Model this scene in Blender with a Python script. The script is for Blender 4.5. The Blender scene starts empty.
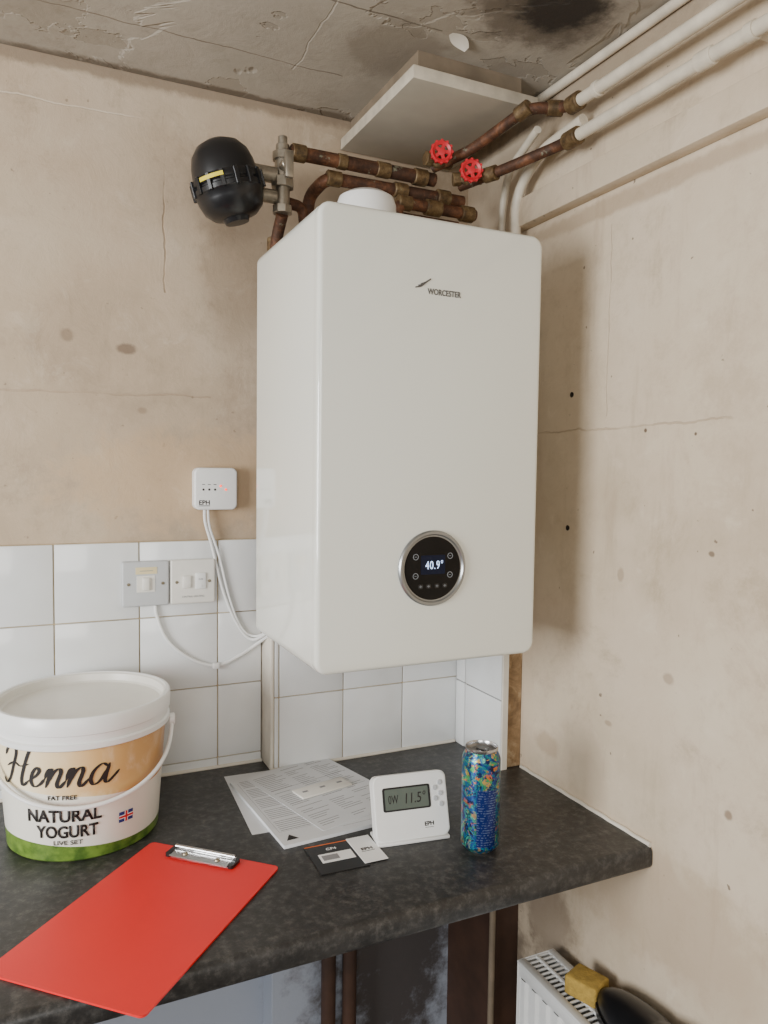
import bpy,bmesh,math,random
from mathutils import Vector,Matrix
random.seed(3)
S=bpy.context.scene
COL=S.collection
# ---------------------------------------------------------------- materials
def srgb(r,g,b):
    f=lambda c:(c/255/12.92) if c/255<=.04045 else ((c/255+.055)/1.055)**2.4
    return (f(r),f(g),f(b),1)
class NT:
    def __init__(s,name):
        s.m=bpy.data.materials.new(name); s.m.use_nodes=True
        s.n=s.m.node_tree.nodes; s.l=s.m.node_tree.links
        s.b=s.n['Principled BSDF']
        s.tc=s.n.new('ShaderNodeNewGeometry')
    @property
    def pos(s): return s.tc.outputs['Position']
    def link(s,a,b): s.l.new(a,b)
    def noise(s,scale,detail=4,rough=.55,vec=None,dist=0):
        n=s.n.new('ShaderNodeTexNoise'); n.inputs['Scale'].default_value=scale
        n.inputs['Detail'].default_value=detail; n.inputs['Roughness'].default_value=rough
        n.inputs['Distortion'].default_value=dist
        s.link(vec if vec else s.pos,n.inputs['Vector']); return n.outputs['Fac']
    def ramp(s,fac,stops,interp='LINEAR'):
        r=s.n.new('ShaderNodeValToRGB'); r.color_ramp.interpolation=interp
        e=r.color_ramp.elements
        while len(e)<len(stops): e.new(.5)
        for i,(p,c) in enumerate(stops): e[i].position=p; e[i].color=c if len(c)==4 else (*c,1)
        s.link(fac,r.inputs[0]); return r.outputs[0]
    def mix(s,fac,a,b,mode='MIX'):
        m=s.n.new('ShaderNodeMix'); m.data_type='RGBA'; m.blend_type=mode
        for i,v in ((0,fac),(6,a),(7,b)):
            if hasattr(v,'is_linked'): s.link(v,m.inputs[i])
            else: m.inputs[i].default_value=v
        return m.outputs[2]
    def math(s,op,a,b=0,c=0):
        m=s.n.new('ShaderNodeMath'); m.operation=op
        for i,v in enumerate((a,b,c)):
            if hasattr(v,'is_linked'): s.link(v,m.inputs[i])
            else: m.inputs[i].default_value=v
        return m.outputs[0]
    def sep(s,vec=None):
        m=s.n.new('ShaderNodeSeparateXYZ'); s.link(vec if vec else s.pos,m.inputs[0]); return m.outputs
    def bump(s,h,st=.2,dist=.01):
        b=s.n.new('ShaderNodeBump'); b.inputs['Strength'].default_value=st; b.inputs['Distance'].default_value=dist
        s.link(h,b.inputs['Height']); s.link(b.outputs[0],s.b.inputs['Normal'])
    def sstep(s,v,a,b):
        m=s.n.new('ShaderNodeMapRange'); m.interpolation_type='SMOOTHSTEP'
        s.link(v,m.inputs[0]); m.inputs[1].default_value=a; m.inputs[2].default_value=b
        return m.outputs[0]
    def col(s,c):
        if hasattr(c,'is_linked'): s.link(c,s.b.inputs['Base Color'])
        else: s.b.inputs['Base Color'].default_value=c
    def spot(s,P,rad,soft=.5,warp=.6,scale=20):
        v=s.n.new('ShaderNodeVectorMath'); v.operation='SUBTRACT'; s.link(s.pos,v.inputs[0]); v.inputs[1].default_value=P
        d=s.n.new('ShaderNodeVectorMath'); d.operation='DIVIDE'; s.link(v.outputs[0],d.inputs[0]); d.inputs[1].default_value=rad
        l=s.n.new('ShaderNodeVectorMath'); l.operation='LENGTH'; s.link(d.outputs[0],l.inputs[0])
        w=s.math('MULTIPLY_ADD',s.noise(scale,5,.7),warp*2,-warp)
        return s.sstep(s.math('ADD',l.outputs['Value'],w),1.0,1.0-soft)
def plain(name,c,rough=.5,metal=0,var=.06,scale=40,bump=0,coat=0,emit=None,spec=None):
    t=NT(name); t.b.inputs['Roughness'].default_value=rough; t.b.inputs['Metallic'].default_value=metal
    if spec is not None: t.b.inputs['Specular IOR Level'].default_value=spec
    if var>0:
        dk=tuple(x*(1-var) for x in c[:3])+(1,); lt=tuple(min(1,x*(1+var)) for x in c[:3])+(1,)
        t.col(t.ramp(t.noise(scale,3),[(.3,dk),(.7,lt)]))
    else: t.col(c)
    if bump: t.bump(t.noise(scale*4,3),bump,.002)
    if coat: t.b.inputs['Coat Weight'].default_value=coat; t.b.inputs['Coat Roughness'].default_value=.04
    if emit: 
        t.b.inputs['Emission Color'].default_value=emit[0]; t.b.inputs['Emission Strength'].default_value=emit[1]
    return t.m
def wallmat(name,base,dark,light,spots=[],lines=[],rough=.75,low=None,peel=0,speck=.5,grime=srgb(150,132,108)):
    t=NT(name); t.b.inputs['Roughness'].default_value=rough
    n1=t.noise(1.8,7,.62); n2=t.noise(13,7,.72,dist=.6); n3=t.noise(90,3)
    c=t.ramp(n1,[(.3,dark),(.5,base),(.75,light)])
    c=t.mix(t.math('MULTIPLY',t.sstep(n2,.54,.72),.6),c,light)
    c=t.mix(t.math('MULTIPLY',t.sstep(t.noise(5,8,.78),.48,.68),.7),c,dark)
    c=t.mix(t.math('MULTIPLY',t.sstep(t.noise(3.1,9,.8,dist=.4),.52,.70),.6),c,grime)
    mp=t.n.new('ShaderNodeVectorMath'); mp.operation='MULTIPLY'; t.link(t.pos,mp.inputs[0]); mp.inputs[1].default_value=(16,16,2.2)
    c=t.mix(t.math('MULTIPLY',t.sstep(t.noise(1,6,.7,vec=mp.outputs[0]),.54,.72),.36),c,grime)
    sp=t.math('MULTIPLY',t.sstep(t.noise(60,2,.5),.73,.78),speck)
    c=t.mix(sp,c,srgb(110,92,74))
    h=t.math('MULTIPLY',n2,.6)
    xyz=t.sep()
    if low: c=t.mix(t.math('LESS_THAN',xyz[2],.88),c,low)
    if peel:
        st=t.sstep(t.noise(2.6,6,.55,dist=.5),.50,.515)
        c=t.mix(t.math('MULTIPLY',st,peel),c,srgb(190,182,168)); h=t.math('ADD',h,t.math('MULTIPLY',st,1.2))
        st2=t.sstep(t.noise(4.4,5,.6,dist=.3),.60,.61)
        c=t.mix(t.math('MULTIPLY',st2,peel),c,srgb(132,120,102)); h=t.math('SUBTRACT',h,t.math('MULTIPLY',st2,.8))
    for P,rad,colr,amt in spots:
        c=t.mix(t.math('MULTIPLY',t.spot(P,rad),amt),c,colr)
    wob=t.math('MULTIPLY_ADD',t.noise(9,4),.03,-.015)
    for ax,val,oax,lo,hi,colr,amt in lines:
        d=t.math('ABSOLUTE',t.math('SUBTRACT',t.math('ADD',xyz[ax],wob),val))
        k=t.sstep(d,.0024,.0008)
        k=t.math('MULTIPLY',k,t.math('MULTIPLY',t.math('GREATER_THAN',xyz[oax],lo),t.math('LESS_THAN',xyz[oax],hi)))
        k=t.math('MULTIPLY',k,t.sstep(t.noise(7,3),.35,.55))
        c=t.mix(t.math('MULTIPLY',k,amt),c,colr); h=t.math('SUBTRACT',h,t.math('MULTIPLY',k,.4))
    t.col(c); t.bump(t.math('ADD',h,t.math('MULTIPLY',n3,.12)),.45,.006)
    return t.m
CR=srgb(150,126,100)
M_wallL=wallmat('plaster_back',srgb(190,170,145),srgb(167,148,125),srgb(205,189,167),
  spots=[((-.79,.055,1.78),(.024,.1,.013),srgb(118,98,80),.8),((-.9,.055,1.8),(.016,.1,.016),srgb(130,110,88),.6),
         ((-.76,.055,1.66),(.014,.1,.01),srgb(134,113,90),.5),((-.62,.055,1.52),(.38,.1,.13),srgb(202,170,130),.45),((-.56,.055,1.98),(.1,.1,.2),srgb(148,128,105),.5),
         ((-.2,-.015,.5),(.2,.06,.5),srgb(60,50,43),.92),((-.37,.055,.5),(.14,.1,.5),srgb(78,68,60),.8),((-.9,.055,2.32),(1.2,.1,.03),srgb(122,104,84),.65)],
  lines=[(0,-.715,2,1.9,2.25,CR,.7),(2,2.235,0,-1.6,-.715,srgb(222,208,188),.6),(2,1.69,0,-1.6,-.62,CR,.35)],low=srgb(160,166,178),grime=srgb(150,132,110))  # low: pale paint below the worktop, colour darkened for the shade there
M_wallR=wallmat('plaster_right',srgb(208,191,167),srgb(188,170,145),srgb(219,204,182),
  spots=[((0,-.5,1.36),(.1,.010,.016),srgb(140,117,94),.45),((0,-.62,1.2),(.1,.014,.012),srgb(130,107,84),.45),
         ((0,-.7,1.42),(.1,.008,.006),srgb(110,90,70),.8),((0,-.55,1.62),(.1,.005,.005),srgb(90,70,52),.9),((0,-.66,1.61),(.1,.004,.004),srgb(90,70,52),.9),
         ((0,-.6,.8),(.1,.35,.14),srgb(172,148,120),.5),((0,-.32,.62),(.1,.1,.12),srgb(112,94,76),.6),((0,-.15,.3),(.1,.16,.4),srgb(84,68,54),.7),  # lower wall stains, with the shadow below the worktop painted in
         ((0,-.75,1.02),(.1,.010,.010),srgb(120,97,74),.7),((0,-.48,1.08),(.1,.014,.008),srgb(140,117,92),.5),((0,-.3,.98),(.1,.05,.03),srgb(165,142,116),.5),
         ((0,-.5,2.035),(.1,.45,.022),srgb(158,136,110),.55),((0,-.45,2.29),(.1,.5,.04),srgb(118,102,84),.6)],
  lines=[(2,1.628,1,-.9,-.2,CR,.45),(1,-.45,2,1.65,2.0,srgb(182,162,136),.4)],speck=.8,grime=srgb(168,148,122))
M_ceil=wallmat('plaster_ceiling',srgb(164,155,141),srgb(144,134,119),srgb(180,172,159),
  spots=[((-.17,-.47,2.32),(.17,.13,.2),srgb(90,79,65),.8),((-.16,-.49,2.32),(.10,.085,.2),srgb(38,32,26),.95),((-.35,-.25,2.32),(.12,.12,.1),srgb(112,99,82),.5),
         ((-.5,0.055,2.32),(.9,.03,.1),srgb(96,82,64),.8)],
  lines=[(1,-.34,0,-1.5,-.3,srgb(100,88,72),.8),(0,-.5,1,-.8,-.1,srgb(196,188,174),.5),(1,-.12,0,-1.6,-.4,srgb(104,90,74),.6)],peel=.28,speck=.2,grime=srgb(122,110,94))
M_panel=plain('panel_underside',srgb(166,157,141),.75,var=.12,scale=7)
M_floor=plain('floor_vinyl',srgb(70,62,56),.6,var=.2,scale=8)
def tilemat():
    t=NT('glazed_tile'); t.b.inputs['Roughness'].default_value=.12
    t.col(t.ramp(t.noise(5,3),[(.3,srgb(220,221,219)),(.7,srgb(234,236,236))]))
    t.bump(t.noise(14,2),.08,.004); return t.m
M_tile=tilemat()
M_grout=plain('grout',srgb(184,166,134),.9,var=.2,scale=30)
M_edge=plain('old_white_paint',srgb(218,211,197),.5,var=.08,scale=20)
def woodold():
    t=NT('old_board'); t.b.inputs['Roughness'].default_value=.8
    n=t.noise(16,6,.7,dist=1)
    t.col(t.ramp(n,[(.3,srgb(100,76,50)),(.5,srgb(146,118,84)),(.62,srgb(180,158,126)),(.8,srgb(206,192,164))])); t.bump(n,.5,.004); return t.m
M_board=woodold()
M_boardedge=plain('board_edge',srgb(190,180,162),.8,var=.15,scale=30)
M_brown=plain('brown_timber',srgb(66,44,32),.7,var=.3,scale=12)
def worktopmat():
    t=NT('worktop_laminate')
    n=t.noise(60,8,.75); n2=t.noise(9,5,.6)
    c=t.ramp(n,[(.32,srgb(27,26,26)),(.5,srgb(46,45,44)),(.66,srgb(80,78,75))])
    c=t.mix(t.math('MULTIPLY',t.sstep(n2,.5,.75),.3),c,srgb(88,85,81))
    t.col(c); t.link(t.ramp(n2,[(.3,(.32,)*3),(.7,(.5,)*3)]),t.b.inputs['Roughness']); t.bump(n,.25,.002); return t.m
M_top=worktopmat()
M_boiler=plain('boiler_white',srgb(228,229,219),.12,var=.01,scale=3,coat=.6)
M_boilergrey=plain('galvanised_steel',srgb(150,150,148),.45,metal=.7)
M_ring=plain('silver_ring',srgb(150,152,152),.3,metal=.8,var=.03)
M_glass=plain('black_glass',srgb(5,5,7),.14,var=0,spec=.25)
M_screen=plain('blue_display',srgb(10,15,28),.15,var=0,emit=(srgb(40,60,110),.08),spec=.2)
M_digit=plain('lit_digits',srgb(200,220,255),.4,var=0,emit=(srgb(180,208,255),1.8))
M_icon=plain('printed_icon',srgb(130,135,140),.4,var=0)
M_logo=plain('logo_grey',srgb(96,94,92),.35,metal=.3,var=0)
def copper():
    t=NT('aged_copper'); t.b.inputs['Metallic'].default_value=.3
    n=t.noise(26,6,.75); n2=t.noise(11,5,.7,dist=.7)
    c=t.ramp(n,[(.3,srgb(44,30,21)),(.48,srgb(84,54,36)),(.62,srgb(122,80,54)),(.78,srgb(136,106,80))])
    c=t.mix(t.math('MULTIPLY',t.sstep(n2,.52,.62),.75),c,srgb(62,46,36))
    c=t.mix(t.math('MULTIPLY',t.sstep(t.noise(40,4,.7),.62,.69),.65),c,srgb(140,142,120))
    t.col(c); t.link(t.ramp(n,[(.3,(.75,)*3),(.7,(.5,)*3)]),t.b.inputs['Roughness']); t.bump(n,.3,.002); return t.m
M_cu=copper()
def brassm():
    t=NT('tarnished_brass'); t.b.inputs['Metallic'].default_value=.35; t.b.inputs['Roughness'].default_value=.55
    n=t.noise(70,5,.7); t.col(t.ramp(n,[(.3,srgb(56,46,32)),(.5,srgb(102,80,52)),(.62,srgb(122,102,70)),(.75,srgb(128,132,108))])); return t.m
M_brass=brassm()
M_chrome=plain('nickel',srgb(156,148,134),.36,metal=.8,var=.25,scale=50)
M_black=plain('black_plastic',srgb(22,22,24),.32,var=.1)
M_yellow=plain('yellow_label',srgb(225,205,40),.5,var=0)
M_red=plain('red_plastic',srgb(196,30,42),.4,var=.05)
M_pipewhite=plain('painted_pipe',srgb(210,200,181),.45,var=.14,scale=25,bump=.2)
M_white=plain('white_plastic',srgb(234,234,231),.3,var=.01)
M_sock=plain('grey_white_plastic',srgb(190,192,193),.35,var=.02)
M_sockw=plain('aged_white_plastic',srgb(226,223,214),.3,var=.02)
M_screw=plain('screw_steel',srgb(150,140,120),.35,metal=.9)
M_clip=plain('clipboard_red',srgb(226,34,34),.42,var=.03,scale=6)
M_steel=plain('clip_steel',srgb(190,190,190),.22,metal=1,var=.03)
def ink(name,c): return plain(name,c,.6,var=0)
M_ink=ink('black_ink',srgb(28,22,20)); M_inkg=ink('grey_ink',srgb(136,136,138)); M_inkw=ink('white_ink',srgb(238,238,236))
M_inko=ink('orange_ink',srgb(225,110,40)); M_paper=plain('paper',srgb(214,216,218),.7,var=.03,scale=15)
M_card=plain('card_black',srgb(20,20,22),.35,var=0); M_flagb=ink('flag_blue',srgb(30,50,120)); M_flagr=ink('flag_red',srgb(200,30,40))
M_lcd=plain('lcd_grey',srgb(88,98,90),.2,var=.03)
M_alu=plain('aluminium',srgb(190,190,192),.25,metal=1,var=.04)
M_sponge=plain('sponge_yellow',srgb(170,140,66),.95,var=.25,scale=60,bump=1)
M_radw=plain('radiator_enamel',srgb(222,222,219),.35,var=.03)
M_led=plain('red_led',srgb(255,60,30),.4,var=0,emit=(srgb(255,60,30),3))
M_mark=plain('wall_hole',srgb(30,22,18),.9,var=0)
M_cream=plain('cream_label',srgb(222,206,160),.6)
M_dull=plain('dull_beige_paint',srgb(124,110,92),.6,var=.2,scale=20)
# ---------------------------------------------------------------- geometry helpers
def merge(bm,tmp,M=None):
    me=bpy.data.meshes.new('t'); tmp.to_mesh(me); tmp.free()
    if M is not None: me.transform(M)
    bm.from_mesh(me); bpy.data.meshes.remove(me)
def box(bm,x0,x1,y0,y1,z0,z1,bev=0,seg=2,M=None):
    t=bmesh.new(); bmesh.ops.create_cube(t,size=1)
    for v in t.verts: v.co=Vector((x0+(v.co.x+.5)*(x1-x0),y0+(v.co.y+.5)*(y1-y0),z0+(v.co.z+.5)*(z1-z0)))
    if bev: bmesh.ops.bevel(t,geom=t.edges[:],offset=bev,segments=seg,profile=.5,affect='EDGES')
    bmesh.ops.recalc_face_normals(t,faces=t.faces[:]); merge(bm,t,M)
def lathe(bm,prof,seg=32,M=None):
    t=bmesh.new(); rings=[]
    for r,z in prof:
        if r<1e-6: rings.append([t.verts.new((0,0,z))])
        else: rings.append([t.verts.new((r*math.cos(2*math.pi*i/seg),r*math.sin(2*math.pi*i/seg),z)) for i in range(seg)])
    for a,b in zip(rings,rings[1:]):
        for i in range(seg):
            j=(i+1)%seg
            if len(a)==1 and len(b)==1: continue
            if len(a)==1: t.faces.new((a[0],b[i],b[j]))
            elif len(b)==1: t.faces.new((a[i],a[j],b[0]))
            else: t.faces.new((a[i],a[j],b[j],b[i]))
    bmesh.ops.recalc_face_normals(t,faces=t.faces[:]); merge(bm,t,M)
def axisM(p,d):
    return Matrix.Translation(p)@Vector(d).normalized().to_track_quat('Z','Y').to_matrix().to_4x4()
def cyl(bm,p0,p1,r,seg=24,bev=.0008):
    p0=Vector(p0);p1=Vector(p1);L=(p1-p0).length; b=min(bev,r*.4,L*.3)
    lathe(bm,[(0,0),(r-b,0),(r,b),(r,L-b),(r-b,L),(0,L)],seg,axisM(p0,p1-p0))
def fillet(pts,r,n=6):
    pts=[Vector(p) for p in pts]; out=[pts[0]]
    for i in range(1,len(pts)-1):
        a,b,c=pts[i-1],pts[i],pts[i+1]; d1=(a-b);d2=(c-b)
        rr=min(r,d1.length*.45,d2.length*.45); s=b+d1.normalized()*rr;e=b+d2.normalized()*rr
        for k in range(n+1):
            t=k/n; out.append((1-t)**2*s+2*t*(1-t)*b+t*t*e)
    out.append(pts[-1]); return out
def catmull(pts,n=8):
    P=[Vector(p) for p in pts]; P=[2*P[0]-P[1]]+P+[2*P[-1]-P[-2]]; out=[]
    for i in range(1,len(P)-2):
        for k in range(n):
            t=k/n; a,b,c,d=P[i-1:i+3]
            out.append(.5*((2*b)+(c-a)*t+(2*a-5*b+4*c-d)*t*t+(3*b-a-3*c+d)*t**3))
    out.append(P[-2]); return out
def tube(bm,pts,r,seg=14):
    pts=[Vector(p) for p in pts]; t=bmesh.new(); rings=[]; up=None
    for i,p in enumerate(pts):
        d=(pts[min(i+1,len(pts)-1)]-pts[max(i-1,0)]).normalized()
        if up is None: up=d.orthogonal().normalized()
        up=(up-d*up.dot(d)).normalized(); s=d.cross(up)
        rings.append([t.verts.new(p+r*(up*math.cos(2*math.pi*k/seg)+s*math.sin(2*math.pi*k/seg))) for k in range(seg)])
    for a,b in zip(rings,rings[1:]):
        for k in range(seg): t.faces.new((a[k],a[(k+1)%seg],b[(k+1)%seg],b[k]))
    t.faces.new(rings[0][::-1]); t.faces.new(rings[-1])
    bmesh.ops.recalc_face_normals(t,faces=t.faces[:]); merge(bm,t)
def prism(bm,poly,h,M):
    t=bmesh.new(); a=[t.verts.new((x,y,0)) for x,y in poly]; b=[t.verts.new((x,y,h)) for x,y in poly]; n=len(a)
    t.faces.new(a[::-1]); t.faces.new(b)
    for i in range(n): t.faces.new((a[i],a[(i+1)%n],b[(i+1)%n],b[i]))
    bmesh.ops.recalc_face_normals(t,faces=t.faces[:]); merge(bm,t,M)
def rrect(w,h,r,n=8):
    out=[]
    for cx,cy,a in ((w/2-r,h/2-r,0),(-w/2+r,h/2-r,90),(-w/2+r,-h/2+r,180),(w/2-r,-h/2+r,270)):
        for k in range(n+1):
            q=math.radians(a+90*k/n); out.append((cx+r*math.cos(q),cy+r*math.sin(q)))
    return out
def frame(o,right,up):
    r=Vector(right).normalized();u=Vector(up).normalized();w=r.cross(u)
    M=Matrix((r,u,w)).transposed().to_4x4(); M.translation=Vector(o); return M
def T(x,y,z): return Matrix.Translation((x,y,z))
def RZ(a): return Matrix.Rotation(math.radians(a),4,'Z')
def thing(name,label,cat,loc,group=None):
    e=bpy.data.objects.new(name,None); e.empty_display_size=.03; e.location=loc; COL.objects.link(e)
    e['label']=label; e['category']=cat
    if group: e['group']=group
    return e
def fin(bm,name,mat,parent=None,label=None,cat=None,struct=False,loc=(0,0,0),M=None,smooth=True,angle=35):
    me=bpy.data.meshes.new(name); 
    if M is not None: bm.transform(M)
    if parent is not None:
        wl=Vector((0,0,0)); p=parent
        while p is not None: wl+=p.location; p=p.parent
        org=wl
    else: org=Vector(loc)
    c=Vector((0,0,0))
    if parent is not None and len(bm.verts):
        for v in bm.verts: c+=v.co
        c/=len(bm.verts)
    else: c=org
    bmesh.ops.translate(bm,verts=bm.verts[:],vec=-c)
    bm.to_mesh(me); bm.free()
    for m in (mat if isinstance(mat,(list,tuple)) else [mat]): me.materials.append(m)
    if smooth:
        for f in me.polygons: f.use_smooth=True
        me.set_sharp_from_angle(angle=math.radians(angle))
    o=bpy.data.objects.new(name,me); COL.objects.link(o)
    if parent is not None: o.parent=parent; o.location=c-org
    else: o.location=c
    if label: o['label']=label
    if cat: o['category']=cat
    if struct: o['kind']='structure'
    return o
def textbm(body,w,h,extr=.0003,shear=0,bold=0,space=1):
    cu=bpy.data.curves.new('t','FONT'); cu.body=body; cu.size=1; cu.shear=shear; cu.offset=bold; cu.space_character=space
    cu.align_x='LEFT'; cu.resolution_u=4; cu.extrude=0
    o=bpy.data.objects.new('t',cu); COL.objects.link(o); bpy.context.view_layer.update()
    me=bpy.data.meshes.new_from_object(o.evaluated_get(bpy.context.evaluated_depsgraph_get()))
    bpy.data.objects.remove(o); bpy.data.curves.remove(cu)
    b=bmesh.new(); b.from_mesh(me); bpy.data.meshes.remove(me)
    xs=[v.co.x for v in b.verts]; ys=[v.co.y for v in b.verts]
    x0,x1,y0,y1=min(xs),max(xs),min(ys),max(ys)
    for v in b.verts: v.co=Vector(((v.co.x-(x0+x1)/2)/(x1-x0)*w,(v.co.y-(y0+y1)/2)/(y1-y0)*h,0))
    bmesh.ops.triangulate(b,faces=b.faces[:])
    g=bmesh.ops.extrude_face_region(b,geom=b.faces[:])
    bmesh.ops.translate(b,verts=[e for e in g['geom'] if isinstance(e,bmesh.types.BMVert)],vec=(0,0,extr))
    bmesh.ops.recalc_face_normals(b,faces=b.faces[:])
    return b
def addtext(bm,body,w,h,M,**k): merge(bm,textbm(body,w,h,**k),M)
# ---------------------------------------------------------------- room
H=2.32; WY=.055
def slab(name,mat,*a):
    b=bmesh.new(); box(b,*a); return fin(b,name,mat,struct=True,smooth=False)
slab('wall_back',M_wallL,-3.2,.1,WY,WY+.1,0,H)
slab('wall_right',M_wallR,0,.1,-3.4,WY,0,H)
slab('ceiling',M_ceil,-3.2,.1,-3.4,WY+.1,H,H+.1)
slab('floor',M_floor,-3.2,.1,-3.4,WY+.1,-.1,0)
# curled flake of ceiling paint
b=bmesh.new(); 
for (x,y,a,L,W_) in ((-.262,-.335,20,.045,.022),):
    t=bmesh.new(); rows=[]
    for i in range(9):
        u=i/8; row=[]
        for j in range(5):
            v=j/4-.5; row.append(t.verts.new(((u-.5)*L,v*W_*(.4+math.sin(u*3.1)),-.010*u*u*(1+.4*v))))
        rows.append(row)
    for p,q in zip(rows,rows[1:]):
        for j in range(4): t.faces.new((p[j],p[j+1],q[j+1],q[j]))
    merge(b,t,T(x,y,H-.0005)@RZ(a))
fin(b,'trim_15',M_edge,struct=True)
# tiles on back wall
b=bmesh.new(); box(b,-2.3,-.512,WY-.006,WY,.9,1.393)
fin(b,'trim_1',M_grout,struct=True,smooth=False)
b=bmesh.new()
xs=[-.6086-.16*i for i in range(11)][::-1]+[-.512]; zs=[.9,.922,1.079,1.236,1.393]
for i in range(len(xs)-1):
    for j in range(len(zs)-1):
        if zs[j+1]-zs[j]<.03: box(b,xs[i]+.0012,xs[i+1]-.0012,WY-.011,WY-.004,zs[j],zs[j+1]-.001,.0008,1)
        else: box(b,xs[i]+.0012,xs[i+1]-.0012,WY-.011+random.uniform(-.0006,.0006),WY-.004,zs[j]+.001,zs[j+1]-.001,.0018,2)
fin(b,'trim_2',M_tile,struct=True)
# tiled boxing behind / below boiler
b=bmesh.new(); box(b,-.503,-.045,-.014,WY,0,1.205,.001,1); fin(b,'trim_3',M_wallL,struct=True,smooth=False)
b=bmesh.new(); box(b,-.511,-.503,-.02,WY,.9,1.205,.003,2); box(b,-.511,-.05,-.02,WY,1.2,1.212,.003,2); fin(b,'trim_4',M_edge,struct=True)
b=bmesh.new()
bx=[-.503,-.492,-.344,-.197,-.05]; bz=[.9,1.057,1.2]
for i in range(4):
    for j in range(2): box(b,bx[i]+.0012,bx[i+1]-.0012,-.02,-.012,bz[j]+.001,bz[j+1]-.001,.0018,2)
fin(b,'trim_5',M_tile,struct=True)
b=bmesh.new(); box(b,-.503,-.05,-.016,-.013,.9,1.2); fin(b,'trim_6',M_grout,struct=True,smooth=False)
# corner boxing
b=bmesh.new(); box(b,-.047,0,-.208,WY,.9,1.5,.002,1); fin(b,'trim_7',M_board,struct=True,smooth=False)
b=bmesh.new(); box(b,-.06,0,-.215,WY,0,.862,.002,1); fin(b,'trim_8',M_brown,struct=True,smooth=False)
b=bmesh.new()
for y0,y1 in ((-.21,-.062),(-.06,-.02)):
    for z0,z1 in ((.9,1.05),(1.052,1.204),(1.206,1.35)): box(b,-.055,-.047,y0+.001,y1-.001,z0,z1,.0018,2)
fin(b,'trim_9',M_tile,struct=True)
b=bmesh.new(); box(b,-.055,-.040,-.216,-.2105,.9,1.35,.001,1); fin(b,'trim_10',M_edge,struct=True)
# batten on right wall
b=bmesh.new(); box(b,-.030,0,-3.3,-.17,2.06,2.118,.003,2); fin(b,'trim_11',M_wallR,struct=True)
# sealant lines
b=bmesh.new(); pts=[(-.003,-.216-.02*i,.901+.001*math.sin(i*2.1)) for i in range(20)]; tube(b,pts,.0045,8); fin(b,'trim_12',M_edge,struct=True)
b=bmesh.new(); tube(b,[(-2.2,WY-.012,.902),(-.512,WY-.012,.902)],.004,8); tube(b,[(-.51,-.022,.902),(-.057,-.022,.902)],.004,8); fin(b,'trim_13',M_edge,struct=True)
# board at ceiling
b=bmesh.new(); box(b,-.335,-.06,-.30,.05,2.252,2.276,.002,2); 
board=fin(b,'ceiling_board',[M_boardedge,M_panel],label='old grey-white painted panel fixed flat under the ceiling',cat='board')
for p in board.data.polygons:
    if p.normal.z<-.5: p.material_index=1
b=bmesh.new(); box(b,-.31,-.08,-.27,.05,2.275,2.322); fin(b,'trim_14',M_dull,struct=True,smooth=False)
# wall holes
for k,(y,z) in enumerate(((-.351,1.698),(-.349,1.435))):
    b=bmesh.new(); lathe(b,[(0,0),(.005,0),(.0055,.001),(.003,.0018),(0,.001)],14,axisM((0,y,z),(-1,0,0)))
    fin(b,'wall_plug',M_mark,label='dark empty screw hole in the plaster wall',cat='screw hole',loc=(0,y,z))
# ---------------------------------------------------------------- worktop
b=bmesh.new()
prof=[(WY-.012,.862),(WY-.012,.9),(-.588,.9)]+[(-.588-.012*math.sin(a),.888+.012*math.cos(a)) for a in [math.radians(q) for q in range(15,91,15)]]+[(-.600,.868),(-.596,.862)]
t=bmesh.new(); A=[t.verts.new((-2.3,y,z)) for y,z in prof]; B=[t.verts.new((-.002,y,z)) for y,z in prof]
t.faces.new(A);t.faces.new(B[::-1])
for i in range(len(A)): t.faces.new((A[i],B[i],B[(i+1)%len(A)],A[(i+1)%len(A)]))
bmesh.ops.recalc_face_normals(t,faces=t.faces[:]); merge(b,t)
fin(b,'worktop',M_top,label='dark grey speckled laminate kitchen worktop fixed against tiled wall',cat='worktop')
# ---------------------------------------------------------------- boiler
BX0,BX1,BF,BR,BZ0,BZ1=-.5675,-.1485,-.447,-.107,1.219,1.957
bc=(BX0+BX1)/2; zc=(BZ0+BZ1)/2; BW=BX1-BX0; BH=BZ1-BZ0
bo=thing('boiler','white wall-hung gas boiler with round black control dial','boiler',(bc,BR,BZ0))
def rbox_y(b,y0,y1,w,h,r,bevf,cx,cz):
    rings=[]; t=bmesh.new(); n=6
    for k in range(n+1):
        a=math.pi/2*k/n; ins=bevf*(1-math.sin(a)); yy=y0+bevf*(1-math.cos(a))
        P=rrect(w-2*ins,h-2*ins,max(r-ins,.001),10); rings.append([t.verts.new((cx+x,yy,cz+z)) for x,z in P])
    P=rrect(w,h,r,10); rings.append([t.verts.new((cx+x,y1,cz+z)) for x,z in P])
    for a_,b_ in zip(rings,rings[1:]):
        for i in range(len(a_)): j=(i+1)%len(a_); t.faces.new((a_[i],a_[j],b_[j],b_[i]))
    t.faces.new(rings[0]); t.faces.new(rings[-1][::-1]); bmesh.ops.recalc_face_normals(t,faces=t.faces[:]); merge(b,t)
b=bmesh.new(); rbox_y(b,BF+.022,BR,BW-.0005,BH-.0005,.02,.001,bc,zc); fin(b,'casing',M_boiler,bo)
b=bmesh.new(); rbox_y(b,BF,BF+.0215,BW,BH,.022,.008,bc,zc); fin(b,'front_panel',M_boiler,bo)
b=bmesh.new(); box(b,BX0+.075,BX1-.03,BR,-.0205,1.26,1.9,.002,1); fin(b,'mounting_frame',M_boilergrey,bo)
b=bmesh.new(); box(b,BX0+.085,BX1-.03,-.0205,WY,1.3,1.88,.002,1); fin(b,'wall_jig',M_boilergrey,bo)
zd=1.3827; dc=-.3618
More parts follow.
